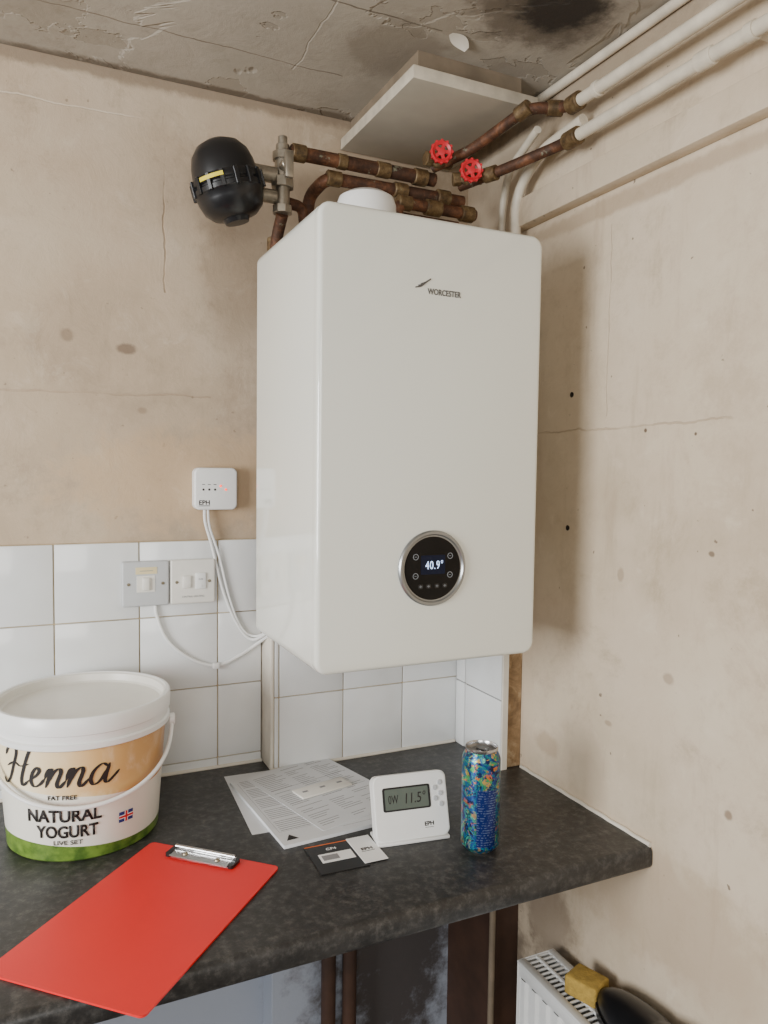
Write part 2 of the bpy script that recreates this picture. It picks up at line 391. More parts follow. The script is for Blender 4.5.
cp=bpy.data.objects.new('control_panel',None); COL.objects.link(cp); cp.parent=bo; cp.location=Vector((dc,BF,zd))-bo.location
FM=frame((dc,BF,zd),(1,0,0),(0,0,1))
b=bmesh.new(); lathe(b,[(.052,-.002),(.0635,-.002),(.0635,.003),(.0615,.0055),(.0575,.0055),(.0555,.003),(.052,.0025)],64,FM); fin(b,'dial_ring',M_ring,cp)
b=bmesh.new(); lathe(b,[(0,.0035),(.05,.0035),(.056,.002),(.056,-.001),(0,-.001)],64,FM); fin(b,'dial_glass',M_glass,cp)
b=bmesh.new(); prism(b,rrect(.046,.032,.002,3),.0006,FM@T(0,.006,.0035)); fin(b,'display',M_screen,cp)
b=bmesh.new(); addtext(b,'40.9°',.033,.0145,FM@T(.002,.006,.0042),space=1.15); fin(b,'display_digits',M_digit,cp,smooth=False)
for ang in (152,208,28,-28):
    x=.037*math.cos(math.radians(ang)); y=.034*math.sin(math.radians(ang))+.004
    b=bmesh.new(); lathe(b,[(.0042,0),(.0052,0),(.0052,.0005),(.0042,.0005),(.0042,0)],16,FM@T(x,y,.0035))
    box(b,-.002,.002,-.0004,.0004,0,.0004,0,1,FM@T(x,y,.0035)); fin(b,'button',M_icon,cp)
for x in (-.023,-.008,.008,.023):
    b=bmesh.new(); prism(b,rrect(.009,.0075,.002,3),.0005,FM@T(x,-.03,.0033)); fin(b,'button',M_card,cp)
    b=bmesh.new(); prism(b,rrect(.005,.0012,.0005,2),.0003,FM@T(x,-.03,.0039)); prism(b,rrect(.0012,.0045,.0005,2),.0003,FM@T(x,-.03,.0039)); fin(b,'button_mark',M_icon,cp,smooth=False)
b=bmesh.new(); addtext(b,'WORCESTER',.063,.0098,frame((-.347,BF-.0002,1.838),(1,0,0),(0,0,1)),extr=.0008,bold=.015)
fin(b,'badge',M_logo,bo)
for k in range(3):
    L=[Vector((x,z,0)) for x,z in [(-.401+.005*k,1.842+.003*k),(-.390+.004*k,1.845+.0035*k),(-.379+.003*k,1.854+.002*k)]]
    b=bmesh.new(); tube(b,[(p.x,BF-.0004,p.y) for p in catmull(L,5)],.0012,8); fin(b,'badge_swoosh',M_logo,bo)
b=bmesh.new(); lathe(b,[(.062,0),(.062,.03),(.055,.034),(.055,.070),(.050,.084),(.037,.092),(0,.094)],40,T(-.405,-.255,BZ1-.001)); cyl(b,(-.405,-.255,1.998),(-.33,-.09,1.998),.038,32,.004)
fin(b,'flue_elbow',M_white,bo)
for x in (-.46,-.40,-.34,-.28,-.225):
    b=bmesh.new(); cyl(b,(x,-.2,1.196),(x,-.2,BZ0+.004),.012,16); fin(b,'pipe_connector',M_black,bo)
b=bmesh.new(); box(b,-.25,-.19,-.33,-.26,1.206,1.222,.003,2); fin(b,'filling_key',M_black,bo)
for x in (-.46,-.40,-.34,-.28):
    b=bmesh.new(); tube(b,fillet([(x,-.2,1.2),(x,-.2,1.185),(x,-.0205,1.185)],.02),.0075,10); fin(b,'tail_pipe',M_cu,bo)
# ---------------------------------------------------------------- magnetic filter & pipework
mf=thing('magnetic_filter','black domed system filter with yellow tag on copper pipework','heating filter',(-.632,-.12,2.0))
FMx=T(-.630,-.12,2.078)@Matrix.Rotation(math.radians(-16),4,'Y')
b=bmesh.new(); lathe(b,[(0,.074),(.022,.0725),(.040,.064),(.053,.048),(.059,.028),(.061,.008),(.061,.004),(0,.004)],40,FMx); fin(b,'dome_cap',M_black,mf)
b=bmesh.new(); lathe(b,[(0,.006),(.064,.006),(.066,.003),(.066,-.006),(.063,-.009),(.063,-.012),(.066,-.014),(.066,-.022),(.063,-.025),(.061,-.036),(.055,-.052),(.042,-.064),(.026,-.068),(.022,-.076),(0,-.077)],40,FMx)
for i in range(16):
    a=2*math.pi*i/16; box(b,.058,.069,-.004,.004,-.024,.006,.001,1,FMx@Matrix.Rotation(a,4,'Z'))
fin(b,'filter_body',M_black,mf)
b=bmesh.new(); t=bmesh.new(); rows=[]
for k in range(9):
    a=math.radians(-150+5*k); rows.append([t.verts.new((.0695*math.cos(a),.0695*math.sin(a),z)) for z in (-.006,.001)])
for p,q in zip(rows,rows[1:]): t.faces.new((p[0],q[0],q[1],p[1]))
merge(b,t,FMx); fin(b,'warning_tag',M_yellow,mf)
b=bmesh.new(); cyl(b,(-.585,-.12,2.105),(-.535,-.12,2.105),.015); cyl(b,(-.59,-.12,2.065),(-.535,-.12,2.065),.013)
for z0,z1,r in ((2.035,2.05,.019),(2.05,2.085,.014),(2.083,2.102,.022),(2.100,2.137,.015),(2.135,2.15,.02),(2.149,2.165,.013),(2.164,2.18,.009)):
    cyl(b,(-.522,-.12,z0),(-.522,-.12,z1),r,8 if r>.016 else 20)
cyl(b,(-.522,-.12,2.12),(-.522,-.155,2.12),.011); box(b,-.530,-.514,-.165,-.155,2.09,2.14,.002,2)
fin(b,'isolating_valve',M_chrome,mf)
def pipe(name,label,mat,pts,r,f=.025,fit=[],fitmat=None):
    e=thing(name,label,'pipe',Vector(pts[0])); b=bmesh.new(); tube(b,fillet(pts,f),r,16); fin(b,'tube',mat,e)
    for p,d,L,rr in fit:
        b=bmesh.new(); p=Vector(p);d=Vector(d).normalized(); cyl(b,p-d*L/2,p+d*L/2,rr,20,.0015); fin(b,'fitting',fitmat or M_brass,e)
    return e
X=(1,0,0)
pipe('copper_pipe','tarnished horizontal copper heating pipe above the boiler',M_cu,[(-.506,-.12,2.155),(-.19,-.12,2.155)],.0135,fit=[((-.49,-.12,2.155),X,.028,.0165),((-.40,-.12,2.155),X,.02,.015),((-.31,-.12,2.155),X,.03,.0155),((-.225,-.12,2.155),X,.03,.017)])
pipe('copper_pipe','tarnished copper pipe running beneath another above the boiler',M_cu,[(-.445,-.05,1.96),(-.445,-.05,2.10),(-.43,-.115,2.121),(-.12,-.12,2.121)],.0125,fit=[((-.415,-.116,2.121),X,.03,.015),((-.27,-.12,2.121),X,.03,.015),((-.17,-.12,2.121),X,.03,.017)])
pipe('copper_pipe','dark copper pipe along the wall behind other pipes',M_cu,[(-.36,-.03,1.96),(-.36,-.03,2.10),(-.08,-.03,2.10)],.011,fit=[((-.3,-.03,2.10),X,.03,.0145)])
pipe('copper_pipe','dark copper pipe elbowed across the top of boiler',M_cu,[(-.30,-.17,1.958),(-.30,-.17,2.078),(-.12,-.17,2.078)],.0115,fit=[((-.285,-.17,2.078),X,.03,.0145),((-.22,-.17,2.078),X,.035,.016),((-.14,-.17,2.078),X,.03,.016)])
pipe('copper_pipe','copper pipe dropping from filter valve behind the boiler',M_cu,[(-.522,-.12,2.034),(-.522,-.085,2.0),(-.52,-.062,1.96),(-.52,-.062,1.32)],.0115,.02,fit=[((-.52,-.062,1.99),(0,0,1),.03,.0145)])
pipe('copper_pipe','short copper pipe with elbow beside the filter valve',M_cu,[(-.50,-.085,2.07),(-.465,-.075,2.07),(-.455,-.07,1.99),(-.455,-.07,1.92)],.011,.03)
pipe('copper_pipe','copper riser bending up toward painted pipes at the ceiling',M_cu,[(-.20,-.13,2.175),(-.15,-.2,2.195),(-.108,-.335,2.232),(-.052,-.36,2.232),(-.05,-.405,2.225)],.0105,.03,fit=[((-.112,-.325,2.229),(.3,-1,.3),.03,.0145),((-.062,-.355,2.232),(.9,-.4,0),.03,.0145),((-.05,-.40,2.226),(0,-1,0),.03,.0165)])
pipe('copper_pipe','copper pipe leading from red valve to painted pipe',M_cu,[(-.145,-.15,2.14),(-.10,-.25,2.15),(-.05,-.36,2.165),(-.05,-.41,2.164)],.0105,.03,fit=[((-.115,-.22,2.147),(.4,-1,0),.03,.015),((-.05,-.395,2.164),(0,-1,0),.035,.0165)])
PW='cream-painted heating pipe running along the wall below ceiling'
for z in (2.225,2.164):
    e=pipe('painted_pipe',PW,M_pipewhite,[(-.05,-.414,z),(-.05,-3.3,z)],.0112,fit=[((-.05,-.46 if z>2.2 else -.70,z),(0,1,0),.012 if z>2.2 else .03,.014)],fitmat=M_pipewhite)
    for y in (-.78,-1.8):
        b=bmesh.new(); box(b,-.045,0,y-.006,y+.006,z-.004,z+.004,.001,1); lathe(b,[(.0112,-.007),(.0135,-.007),(.0135,.007),(.0112,.007)],20,axisM((-.05,y,z),(0,1,0))); fin(b,'pipe_clip',M_pipewhite,e)
pipe('painted_pipe','thin cream-painted pipe tight in the wall and ceiling corner',M_pipewhite,[(-.010,-.1,2.309),(-.010,-3.3,2.309)],.009)
pipe('painted_pipe','cream-painted pipe curving down behind the boiler in the corner',M_pipewhite,[(-.03,-.40,2.20),(-.035,-.27,2.185),(-.03,-.19,2.13),(-.03,-.19,1.502)],.011,.05)
pipe('painted_pipe','second thin cream-painted pipe dropping in the corner',M_pipewhite,[(-.06,-.30,2.215),(-.03,-.16,2.19),(-.018,-.12,2.13),(-.018,-.12,1.502)],.008,.04)
for k,(c,lab) in enumerate((((-.213,-.19,2.183),'red handwheel gate valve on upper copper pipe'),((-.155,-.21,2.150),'red handwheel gate valve on lower copper pipe'))):
    c=Vector(c); d=Vector((-.35,-.9,-.05)).normalized(); e=thing('gate_valve',lab,'valve',c-d*.05,'red handwheel valves')
    b=bmesh.new(); W=axisM(c,d); R=.018
    lathe(b,[(R-.004,.000),(R+.001,-.003),(R+.004,0),(R+.004,.004),(R+.001,.007),(R-.004,.004),(R-.004,0)],36,W)
    for i in range(5): box(b,.004,R,-.0035,.0035,.0,.004,.0006,1,W@Matrix.Rotation(2*math.pi*i/5,4,'Z'))
    lathe(b,[(0,-.002),(.0075,-.002),(.0075,.005),(0,.006)],16,W)
    for i in range(12):
        a=2*math.pi*i/12; lathe(b,[(0,-.002),(.003,-.002),(.003,.006),(0,.006)],8,W@T((R+.003)*math.cos(a),(R+.003)*math.sin(a),0))
    fin(b,'handwheel',M_red,e)
    b=bmesh.new(); cyl(b,c-d*.002,c-d*.03,.006); cyl(b,c-d*.02,c-d*.035,.012,6); cyl(b,c-d*.033,c-d*.06,.0165,20,.003); h=Vector((.9,-.35,.1)) if k else Vector((1,0,0)); h.normalize()
    cyl(b,c-d*.048-h*.03,c-d*.048+h*.03,.0145,8); fin(b,'valve_body',M_brass,e)
pipe('dark_pipe','dark brown pipe running down below the worktop',M_brown,[(-.385,-.05,.0),(-.385,-.05,.86)],.016,fit=[((-.385,-.05,.6),(0,0,1),.03,.02)],fitmat=M_brown)
pipe('dark_pipe','dark brown pipe running down below the worktop',M_brown,[(-.335,-.05,.0),(-.335,-.05,.86)],.016,fit=[((-.335,-.05,.5),(0,0,1),.03,.02)],fitmat=M_brown)
pipe('painted_pipe','dull beige thin pipe rising beside brown boxing below worktop',M_dull,[(-.075,-.225,.0),(-.075,-.225,.86)],.007)
# ---------------------------------------------------------------- receiver & switches
def FR(x,z,y): return frame((x,y,z),(1,0,0),(0,0,1))
rc=thing('wireless_receiver','small white square heating receiver with red indicator light','receiver',(-.616,WY,1.457))
b=bmesh.new(); rbox_y(b,WY-.026,WY-.001,.090,.088,.012,.004,-.6155,1.5015); fin(b,'housing',M_white,rc)
b=bmesh.new(); addtext(b,'EPH',.022,.0095,FR(-.640,1.473,WY-.0262),bold=.02); box(b,-.651,-.629,WY-.0266,WY-.026,1.4655,1.4668)
fin(b,'logo',M_ink,rc,smooth=False)
for x in (-.642,-.63,-.618):
    b=bmesh.new(); lathe(b,[(0,0),(.0024,0),(.0024,.0004),(0,.0004)],10,FR(x,1.500,WY-.0262)); box(b,x-.003,x+.003,WY-.0266,WY-.026,1.510,1.5112); fin(b,'status_mark',M_ink,rc)
for x,z in ((-.606,1.5075),(-.595,1.500)):
    b=bmesh.new(); lathe(b,[(0,0),(.0024,0),(.0018,.001),(0,.0012)],12,FR(x,z,WY-.0262)); fin(b,'indicator_light',M_led,rc)
def swplate(name,lab,cx,mat,mode):
    y=WY-.011; e=thing(name,lab,'switch',(cx,y,1.26)); cz=1.3085
    b=bmesh.new(); rbox_y(b,y-.012,y,.092,.092,.004,.0035,cx,cz); fin(b,'face_plate',mat,e)
    for s in (-1,1):
        b=bmesh.new(); lathe(b,[(0,0),(.0034,0),(.003,.0012),(0,.0015)],12,FR(cx+s*.0335,cz,y-.012)); fin(b,'screw',M_screw,e)
    b=bmesh.new()
    if mode==0:
        box(b,cx-.007,cx+.007,y-.018,y-.011,cz-.013,cz+.013,.002,2); fin(b,'rocker',M_sockw,e)
        b=bmesh.new(); box(b,cx-.018,cx+.018,y-.0128,y-.0118,cz-.017,cz+.017,.0005,1); fin(b,'rocker_surround',M_sockw,e)
        b=bmesh.new(); box(b,cx-.02,cx+.022,y-.0128,y-.012,cz+.02,cz+.034); fin(b,'paper_label',M_cream,e)
        b=bmesh.new(); box(b,cx-.012,cx+.014,y-.0130,y-.0127,cz+.026,cz+.0272); fin(b,'pen_line',M_inkg,e,smooth=False)
    else:
        box(b,cx-.022,cx-.005,y-.017,y-.011,cz-.013,cz+.013,.002,2); fin(b,'rocker',M_sockw,e)
        b=bmesh.new(); box(b,cx+.004,cx+.026,y-.0155,y-.011,cz-.016,cz+.018,.002,2); lathe(b,[(0,0),(.003,0),(.003,.001),(0,.001)],12,FR(cx+.015,cz-.009,y-.0155)); fin(b,'fuse_carrier',M_white,e)
        b=bmesh.new(); addtext(b,'CENTRAL HEATING',.046,.0038,FR(cx,cz-.031,y-.0121)); fin(b,'printed_lettering',M_inkg,e,smooth=False)
        b=bmesh.new(); addtext(b,'FUSE',.009,.0028,FR(cx+.015,cz+.005,y-.0157)); fin(b,'printed_lettering',M_inkg,e,smooth=False)
    return e
swplate('light_switch','grey-white switch plate with yellowed label on tiles',-.7575,M_sock,0)
swplate('fused_switch','cream fused spur plate for heating on tiles',-.6625,M_sockw,1)
def cable(lab,pts,r=.0032):
    e=thing('cable',lab,'cable',pts[0]); b=bmesh.new(); tube(b,catmull(pts,8),r,10); fin(b,'sheath',M_white,e); return e
yc=WY-.016
c1=cable('pair of white cables hanging from receiver down to the boiler',[(-.637,WY-.012,1.459),(-.636,yc,1.43),(-.622,yc,1.38),(-.60,yc,1.29),(-.57,yc,1.215),(-.535,yc-.005,1.175),(-.50,-.03,1.215)])
b=bmesh.new(); tube(b,catmull([(-.63,WY-.012,1.459),(-.627,yc,1.42),(-.607,yc,1.36),(-.585,yc,1.27),(-.56,yc,1.205),(-.528,yc-.005,1.182),(-.495,-.035,1.217)],8),.0028,10); fin(b,'sheath',M_white,c1)
c2=cable('white cable looping from switch plate across tiles',[(-.738,yc+.002,1.262),(-.735,yc,1.24),(-.715,yc,1.19),(-.67,yc,1.147),(-.613,yc,1.125),(-.56,yc,1.143),(-.525,yc-.004,1.165),(-.50,-.028,1.207)],.0036)
b=bmesh.new(); box(b,-.621,-.607,WY-.024,WY-.012,1.119,1.131,.002,2); fin(b,'cable_clip',M_white,c2)
# ---------------------------------------------------------------- bucket
BC=Vector((-.887,-.128,.9)); rb,rt,hb=.126,.142,.225
bk=thing('yogurt_bucket','large white plastic yogurt bucket with printed label and handle','bucket',BC)
def rad(z): return rb+(rt-rb)*z/hb
def bucketmat():
    t=NT('bucket_label'); t.b.inputs['Roughness'].default_value=.3
    tc=t.n.new('ShaderNodeTexCoord'); o=t.sep(tc.outputs['Object'])
    z=t.math('ADD',o[2],0.0); ang=t.math('ARCTAN2',o[0],t.math('MULTIPLY',o[1],-1))
    wav=t.math('MULTIPLY',t.math('SINE',t.math('MULTIPLY_ADD',ang,1.6,.3)),.010)
    och=t.ramp(t.math('MULTIPLY_ADD',ang,.33,.6),[(0,srgb(236,214,168)),(.35,srgb(240,222,184)),(.62,srgb(220,184,124)),(1,srgb(188,136,74))])
    och=t.mix(t.math('MULTIPLY',t.sstep(t.noise(9,5,.6,dist=1),.45,.7),.5),och,srgb(244,232,204))
    c=t.mix(t.math('GREATER_THAN',t.math('ADD',z,wav),.112),srgb(230,226,214),och)
    g=t.ramp(t.noise(50,4),[(.35,srgb(66,94,34)),(.65,srgb(110,138,56))])
    c=t.mix(t.math('LESS_THAN',t.math('ADD',z,t.math('MULTIPLY',wav,.8)),.026),c,g)
    c=t.mix(t.math('GREATER_THAN',z,.203),c,srgb(232,231,228))
    t.col(c); return t.m
M_bucket=bucketmat()
b=bmesh.new(); lathe(b,[(0,0),(rb-.003,0),(rb,.003),(rt-.0005,hb-.01),(rt,hb),(rt-.003,hb),(rb-.003,.004),(0,.004)],96,T(*BC))
o=fin(b,'bucket_body',M_bucket,bk)
off=Vector(o.location); o.data.transform(Matrix.Translation(off)); o.location=(0,0,0)
b=bmesh.new(); lathe(b,[(rt-.004,.19),(rt+.002,.19),(rt+.005,.192),(rt+.005,.2),(rt+.001,.202),(rt+.002,.214),(rt+.0055,.216),(rt+.0065,.24),(rt+.004,.244),(rt-.001,.244),(rt-.003,.24),(rt-.003,.19)],96,T(*BC)); fin(b,'rim',M_white,bk)
b=bmesh.new(); lathe(b,[(0,.226),(rt-.012,.226),(rt-.008,.229),(rt-.006,.241),(rt-.002,.243),(rt-.002,.236),(rt-.004,.222),(0,.222)],96,T(*BC)); fin(b,'lid',M_sockw,bk)
def wrap(bm,phi0,z0,off=.0012):
    for v in bm.verts:
        z=z0+v.co.y; r=rad(z)+off+v.co.z; a=phi0+v.co.x/rad(z)
        v.co=BC+Vector((r*math.sin(a),-r*math.cos(a),z))
strokes=[[(-.25,1.35),(-.1,1.75),(.25,1.95),(.45,1.6),(.38,.9),(.25,.2),(.0,-.08),(-.25,.15)],
 [(1.4,2.0),(1.15,1.75),(1.02,1.0),(.98,.3),(1.12,.0),(1.38,.3)],[(-.05,.8),(.4,1.08),(.8,.95),(1.25,1.12)],
 [(1.38,.3),(1.68,.55),(1.8,.82),(1.66,.98),(1.5,.7),(1.5,.28),(1.7,.02),(1.95,.15),(2.12,.45)],
 [(2.12,.45),(2.2,.85),(2.32,.92),(2.32,.6),(2.24,0)],[(2.26,.2),(2.45,.75),(2.65,.95),(2.76,.75),(2.7,.2),(2.84,0),(3.05,.35)],
 [(3.05,.35),(3.12,.85),(3.24,.92),(3.24,.6),(3.16,0)],[(3.18,.2),(3.37,.75),(3.57,.95),(3.68,.75),(3.62,.2),(3.76,0),(4.0,.35)],
 [(4.72,.8),(4.45,.98),(4.15,.7),(4.08,.28),(4.26,0),(4.52,.18),(4.72,.7)],[(4.78,.95),(4.72,.5),(4.72,.12),(4.86,0),(5.1,.25),(5.3,.5)]]
b=bmesh.new()
for s in strokes:
    P=catmull([(u+.22*v,v,0) for u,v in s],10); prev=None
    for i,p in enumerate(P):
        d=(P[min(i+1,len(P)-1)]-P[max(i-1,0)]).normalized(); n=Vector((-d.y,d.x,0)); k=abs(d.y)**1.5
        w=(.028+.062*k)*(min(1,.35+min(i,len(P)-1-i)/6)); 
        a=b.verts.new(p+n*w); c=b.verts.new(p-n*w)
        if prev: b.faces.new((prev[0],a,c,prev[1]))
        prev=(a,c)
for v in b.verts: v.co=Vector(((v.co.x-2.75)*.0365,(v.co.y-.5)*.034,0))
wrap(b,math.radians(-21),.146); fin(b,'script_lettering',M_ink,bk,smooth=False)
for body,w,h,z,phi,bo_ in (('NATURAL',.118,.0215,.080,-18,.03),('YOGURT',.098,.0215,.053,-16,.03),('LIVE SET',.045,.0075,.0345,-15,.01),('FAT FREE',.045,.0075,.1115,-18,.02)):
    b=bmesh.new(); t=textbm(body,w,h,extr=.0002,bold=bo_); wrap(t,math.radians(phi),z); merge(b,t); fin(b,'printed_lettering',M_ink,bk,smooth=False)
def wgrid(x0,x1,y0,y1,off):
    t=bmesh.new(); bmesh.ops.create_grid(t,x_segments=8,y_segments=4,size=.5)
    for v in t.verts: v.co=Vector((x0+(v.co.x+.5)*(x1-x0),y0+(v.co.y+.5)*(y1-y0),0))
    wrap(t,math.radians(26),.06,off); return t
b=bmesh.new(); merge(b,wgrid(-.013,.013,-.009,.009,.001)); fin(b,'flag_emblem',M_flagb,bk,smooth=False)
b=bmesh.new(); merge(b,wgrid(-.013,.013,-.0032,.0032,.0013)); merge(b,wgrid(-.0032,.0032,-.009,.009,.0013)); fin(b,'flag_cross_edge',M_inkw,bk,smooth=False)
b=bmesh.new(); merge(b,wgrid(-.013,.013,-.0018,.0018,.0016)); merge(b,wgrid(-.0018,.0018,-.009,.009,.0016)); fin(b,'flag_cross',M_flagr,bk,smooth=False)
pts=[]
for k in range(41):
    a=-86+172*k/40; z=.205-.107*max(0,math.cos(math.radians(a)))**.6; r=rt+.009-.004*math.cos(math.radians(a)); q=math.radians(a-4)
    pts.append(BC+Vector((r*math.sin(q),-r*math.cos(q),z)))
b=bmesh.new(); tube(b,pts,.0036,10); fin(b,'bail_handle',M_white,bk)
for s in (0,-1): 
    b=bmesh.new(); lathe(b,[(0,-.004),(.011,-.004),(.011,.004),(.008,.006),(0,.006)],20,axisM(pts[s],(pts[s]-BC)*Vector((1,1,0)))); fin(b,'handle_boss',M_white,bk)
# ---------------------------------------------------------------- clipboard
CM=Matrix.Translation((-.819,-.454,.9005))@Matrix.Rotation(math.atan2(-.689,.7245),4,'Z')
cb=thing('clipboard','bright red clipboard with silver clip overhanging worktop edge','clipboard',(-.819,-.454,.9005))
b=bmesh.new(); prism(b,rrect(.241,.358,.008,5),.0028,CM@T(-.003,-.002,0)); fin(b,'board',M_clip,cb,angle=30)
b=bmesh.new(); k=-.012
prism(b,rrect(.12,.024,.003,4),.0012,CM@T(k,.157,.0028)); 
box(b,k-.058,k+.058,.163,.167,.003,.011,.001,2,CM); tube(b,[CM@Vector((k-.056,.165,.0115)),CM@Vector((k+.056,.165,.0115))],.0032,12)
box(b,k-.054,k+.054,.140,.164,.0068,.0078,.0004,1,CM); fin(b,'clip',M_steel,cb)
for s in (-1,1):
    b=bmesh.new(); lathe(b,[(0,0),(.005,0),(.004,.002),(0,.0025)],14,CM@T(k+s*.03,.152,.0078)); fin(b,'rivet',M_screw,cb)
for s in (-1,1):
    b=bmesh.new(); prism(b,rrect(.010,.028,.004,4),.005,CM@T(k+s*.058,.156,.003)); fin(b,'clip_corner',M_black,cb)
# ---------------------------------------------------------------- papers
def sheet(name,lab,cx,cy,z,w,h,rot,th=.001,mat=M_paper):
    M_=T(cx,cy,z)@RZ(rot); e=thing(name,lab,'paper',(cx,cy,z)); b=bmesh.new(); prism(b,rrect(w,h,.0015,2),th,M_); fin(b,'sheets',mat,e); return e,M_,th
e1,Ma,tha=sheet('manual','thick white printed manual booklet on dark worktop',-.497,-.197,.9005,.2,.297,4,.006)
b=bmesh.new()
for k in range(34):
    y=.135-.0072*k; w=random.uniform(.05,.165)
    if k%7==5: continue
    box(b,-.085,-.085+w,y-.0009,y+.0009,.006,.0062,0,1,Ma)
box(b,.02,.085,-.13,-.1295,.006,.0062,0,1,Ma); box(b,-.09,-.0895,-.1,.13,.006,.0062,0,1,Ma); box(b,.0895,.09,-.1,.13,.006,.0062,0,1,Ma); box(b,-.09,.09,-.1005,-.1,.006,.0062,0,1,Ma)
fin(b,'printed_text',M_inkg,e1,smooth=False)
b=bmesh.new(); prism(b,[(-.011,-.009),(.011,-.009),(0,.010)],.0003,Ma@T(-.078,-.125,.006)); fin(b,'warning_triangle',M_ink,e1,smooth=False)
e2,Mb,thb=sheet('leaflet','loose white printed sheet lying over the manual',-.445,-.165,.9067,.2,.29,14,.0006)
b=bmesh.new()
for k in range(34):
    y=.13-.0078*k; 
    for x0,x1 in ((-.09,-.03),(-.02,.03),(.04,.09)):
        if random.random()<.75: box(b,x0,x0+(x1-x0)*random.uniform(.4,1),y-.0008,y+.0008,.0006,.0008,0,1,Mb)
box(b,-.09,.09,-.02,-.0194,.0006,.0009,0,1,Mb); box(b,-.09,.09,.05,.0506,.0006,.0009,0,1,Mb); fin(b,'printed_text',M_inkg,e2,smooth=False)
e3,Mc,thc=sheet('leaflet','loose white sheet under the manual near the wall',-.52,-.15,.9001,.19,.27,-3,.0003)
wp=thing('mounting_plate','small white plastic mounting plate on the papers','plate',(-.437,-.16,.908))
b=bmesh.new(); PM=T(-.447,-.165,.9076)@RZ(12); box(b,-.058,.058,-.022,.022,0,.0045,.002,2,PM); fin(b,'plate',M_sockw,wp)
for x in (-.04,0,.04): 
    b=bmesh.new(); box(b,x-.006,x+.006,-.003,.003,.0045,.0052,.0005,1,PM); fin(b,'slot',M_inkg,wp)
cd=thing('leaflet','black folded instruction card with product picture on worktop','card',(-.515,-.415,.9005))
KM=T(-.515,-.412,.9002)@RZ(-2); b=bmesh.new(); box(b,-.042,.042,-.046,.046,0,.0018,.0004,1,KM); fin(b,'cover',M_card,cd)
b=bmesh.new(); box(b,-.028,.03,-.014,.014,.0018,.0024,.0002,1,KM); fin(b,'printed_picture',M_inkw,cd,smooth=False)
b=bmesh.new(); addtext(b,'CP4',.018,.007,KM@T(.0,.028,.0018)); fin(b,'printed_text',M_inkw,cd,smooth=False)
b=bmesh.new(); box(b,-.024,.004,-.008,.008,.0024,.0027,0,1,KM); fin(b,'picture_screen',M_inkg,cd,smooth=False)
b=bmesh.new(); box(b,-.042,.042,.044,.046,.0018,.0021,0,1,KM); fin(b,'orange_stripe',M_inko,cd,smooth=False)
wc=thing('card','small white card marked with a logo overlapping black leaflet','card',(-.455,-.41,.9005))
KW=T(-.459,-.408,.902)@RZ(-1); b=bmesh.new(); box(b,-.021,.021,-.045,.042,0,.0012,.0003,1,KW); fin(b,'card_stock',M_inkw,wc)
b=bmesh.new(); addtext(b,'EPH',.02,.008,KW@T(0,-.002,.0012),bold=.03); box(b,-.012,.012,-.0105,-.0095,.0012,.0015,0,1,KW); fin(b,'logo',M_ink,wc,smooth=False)
# ---------------------------------------------------------------- thermostat
th=thing('thermostat','white programmable room thermostat with display on its stand','thermostat',(-.368,-.40,.9))
base=T(-.3705,-.403,.9)@RZ(-8)
b=bmesh.new(); box(b,-.066,.066,-.02,.032,0,.006,.002,2,base)
prism(b,[(-.012,.0),(.012,0),(.010,.05),(-.010,.05)],.006,base@T(0,.026,.004)@Matrix.Rotation(math.radians(60),4,'X')); fin(b,'stand',M_white,th)
TMx=base@T(0,-.016,.0065)@Matrix.Rotation(math.radians(72),4,'X')
b=bmesh.new()
prism(b,rrect(.137,.108,.012,8),.016,TMx@T(0,.054,-.018)); prism(b,rrect(.132,.103,.010,8),.004,TMx@T(0,.054,-.003)); fin(b,'housing',M_white,th)
b=bmesh.new(); prism(b,rrect(.088,.040,.004,4),.0008,TMx@T(-.008,.068,.001)); fin(b,'screen_bezel',M_black,th)
b=bmesh.new(); prism(b,rrect(.080,.034,.002,4),.0006,TMx@T(-.008,.068,.0018)); fin(b,'display',M_lcd,th)
b=bmesh.new(); addtext(b,'11.5°',.038,.018,TMx@T(.008,.068,.0024),shear=.15); addtext(b,'0W',.018,.014,TMx@T(-.033,.068,.0024)); fin(b,'display_digits',M_ink,th,smooth=False)
for x,y in ((.055,.088),(.055,.070),(.055,.052),(.045,.080),(.045,.062)): 
    b=bmesh.new(); lathe(b,[(.0,0),(.0044,0),(.0044,.0016),(.0036,.0022),(0,.0022)],16,TMx@T(x,y,.001)); fin(b,'button',M_sock,th)
b=bmesh.new(); addtext(b,'EPH',.017,.007,TMx@T(.030,.022,.001),bold=.03); box(b,.022,.038,.0155,.0162,.001,.0013,0,1,TMx); fin(b,'logo',M_ink,th,smooth=False)
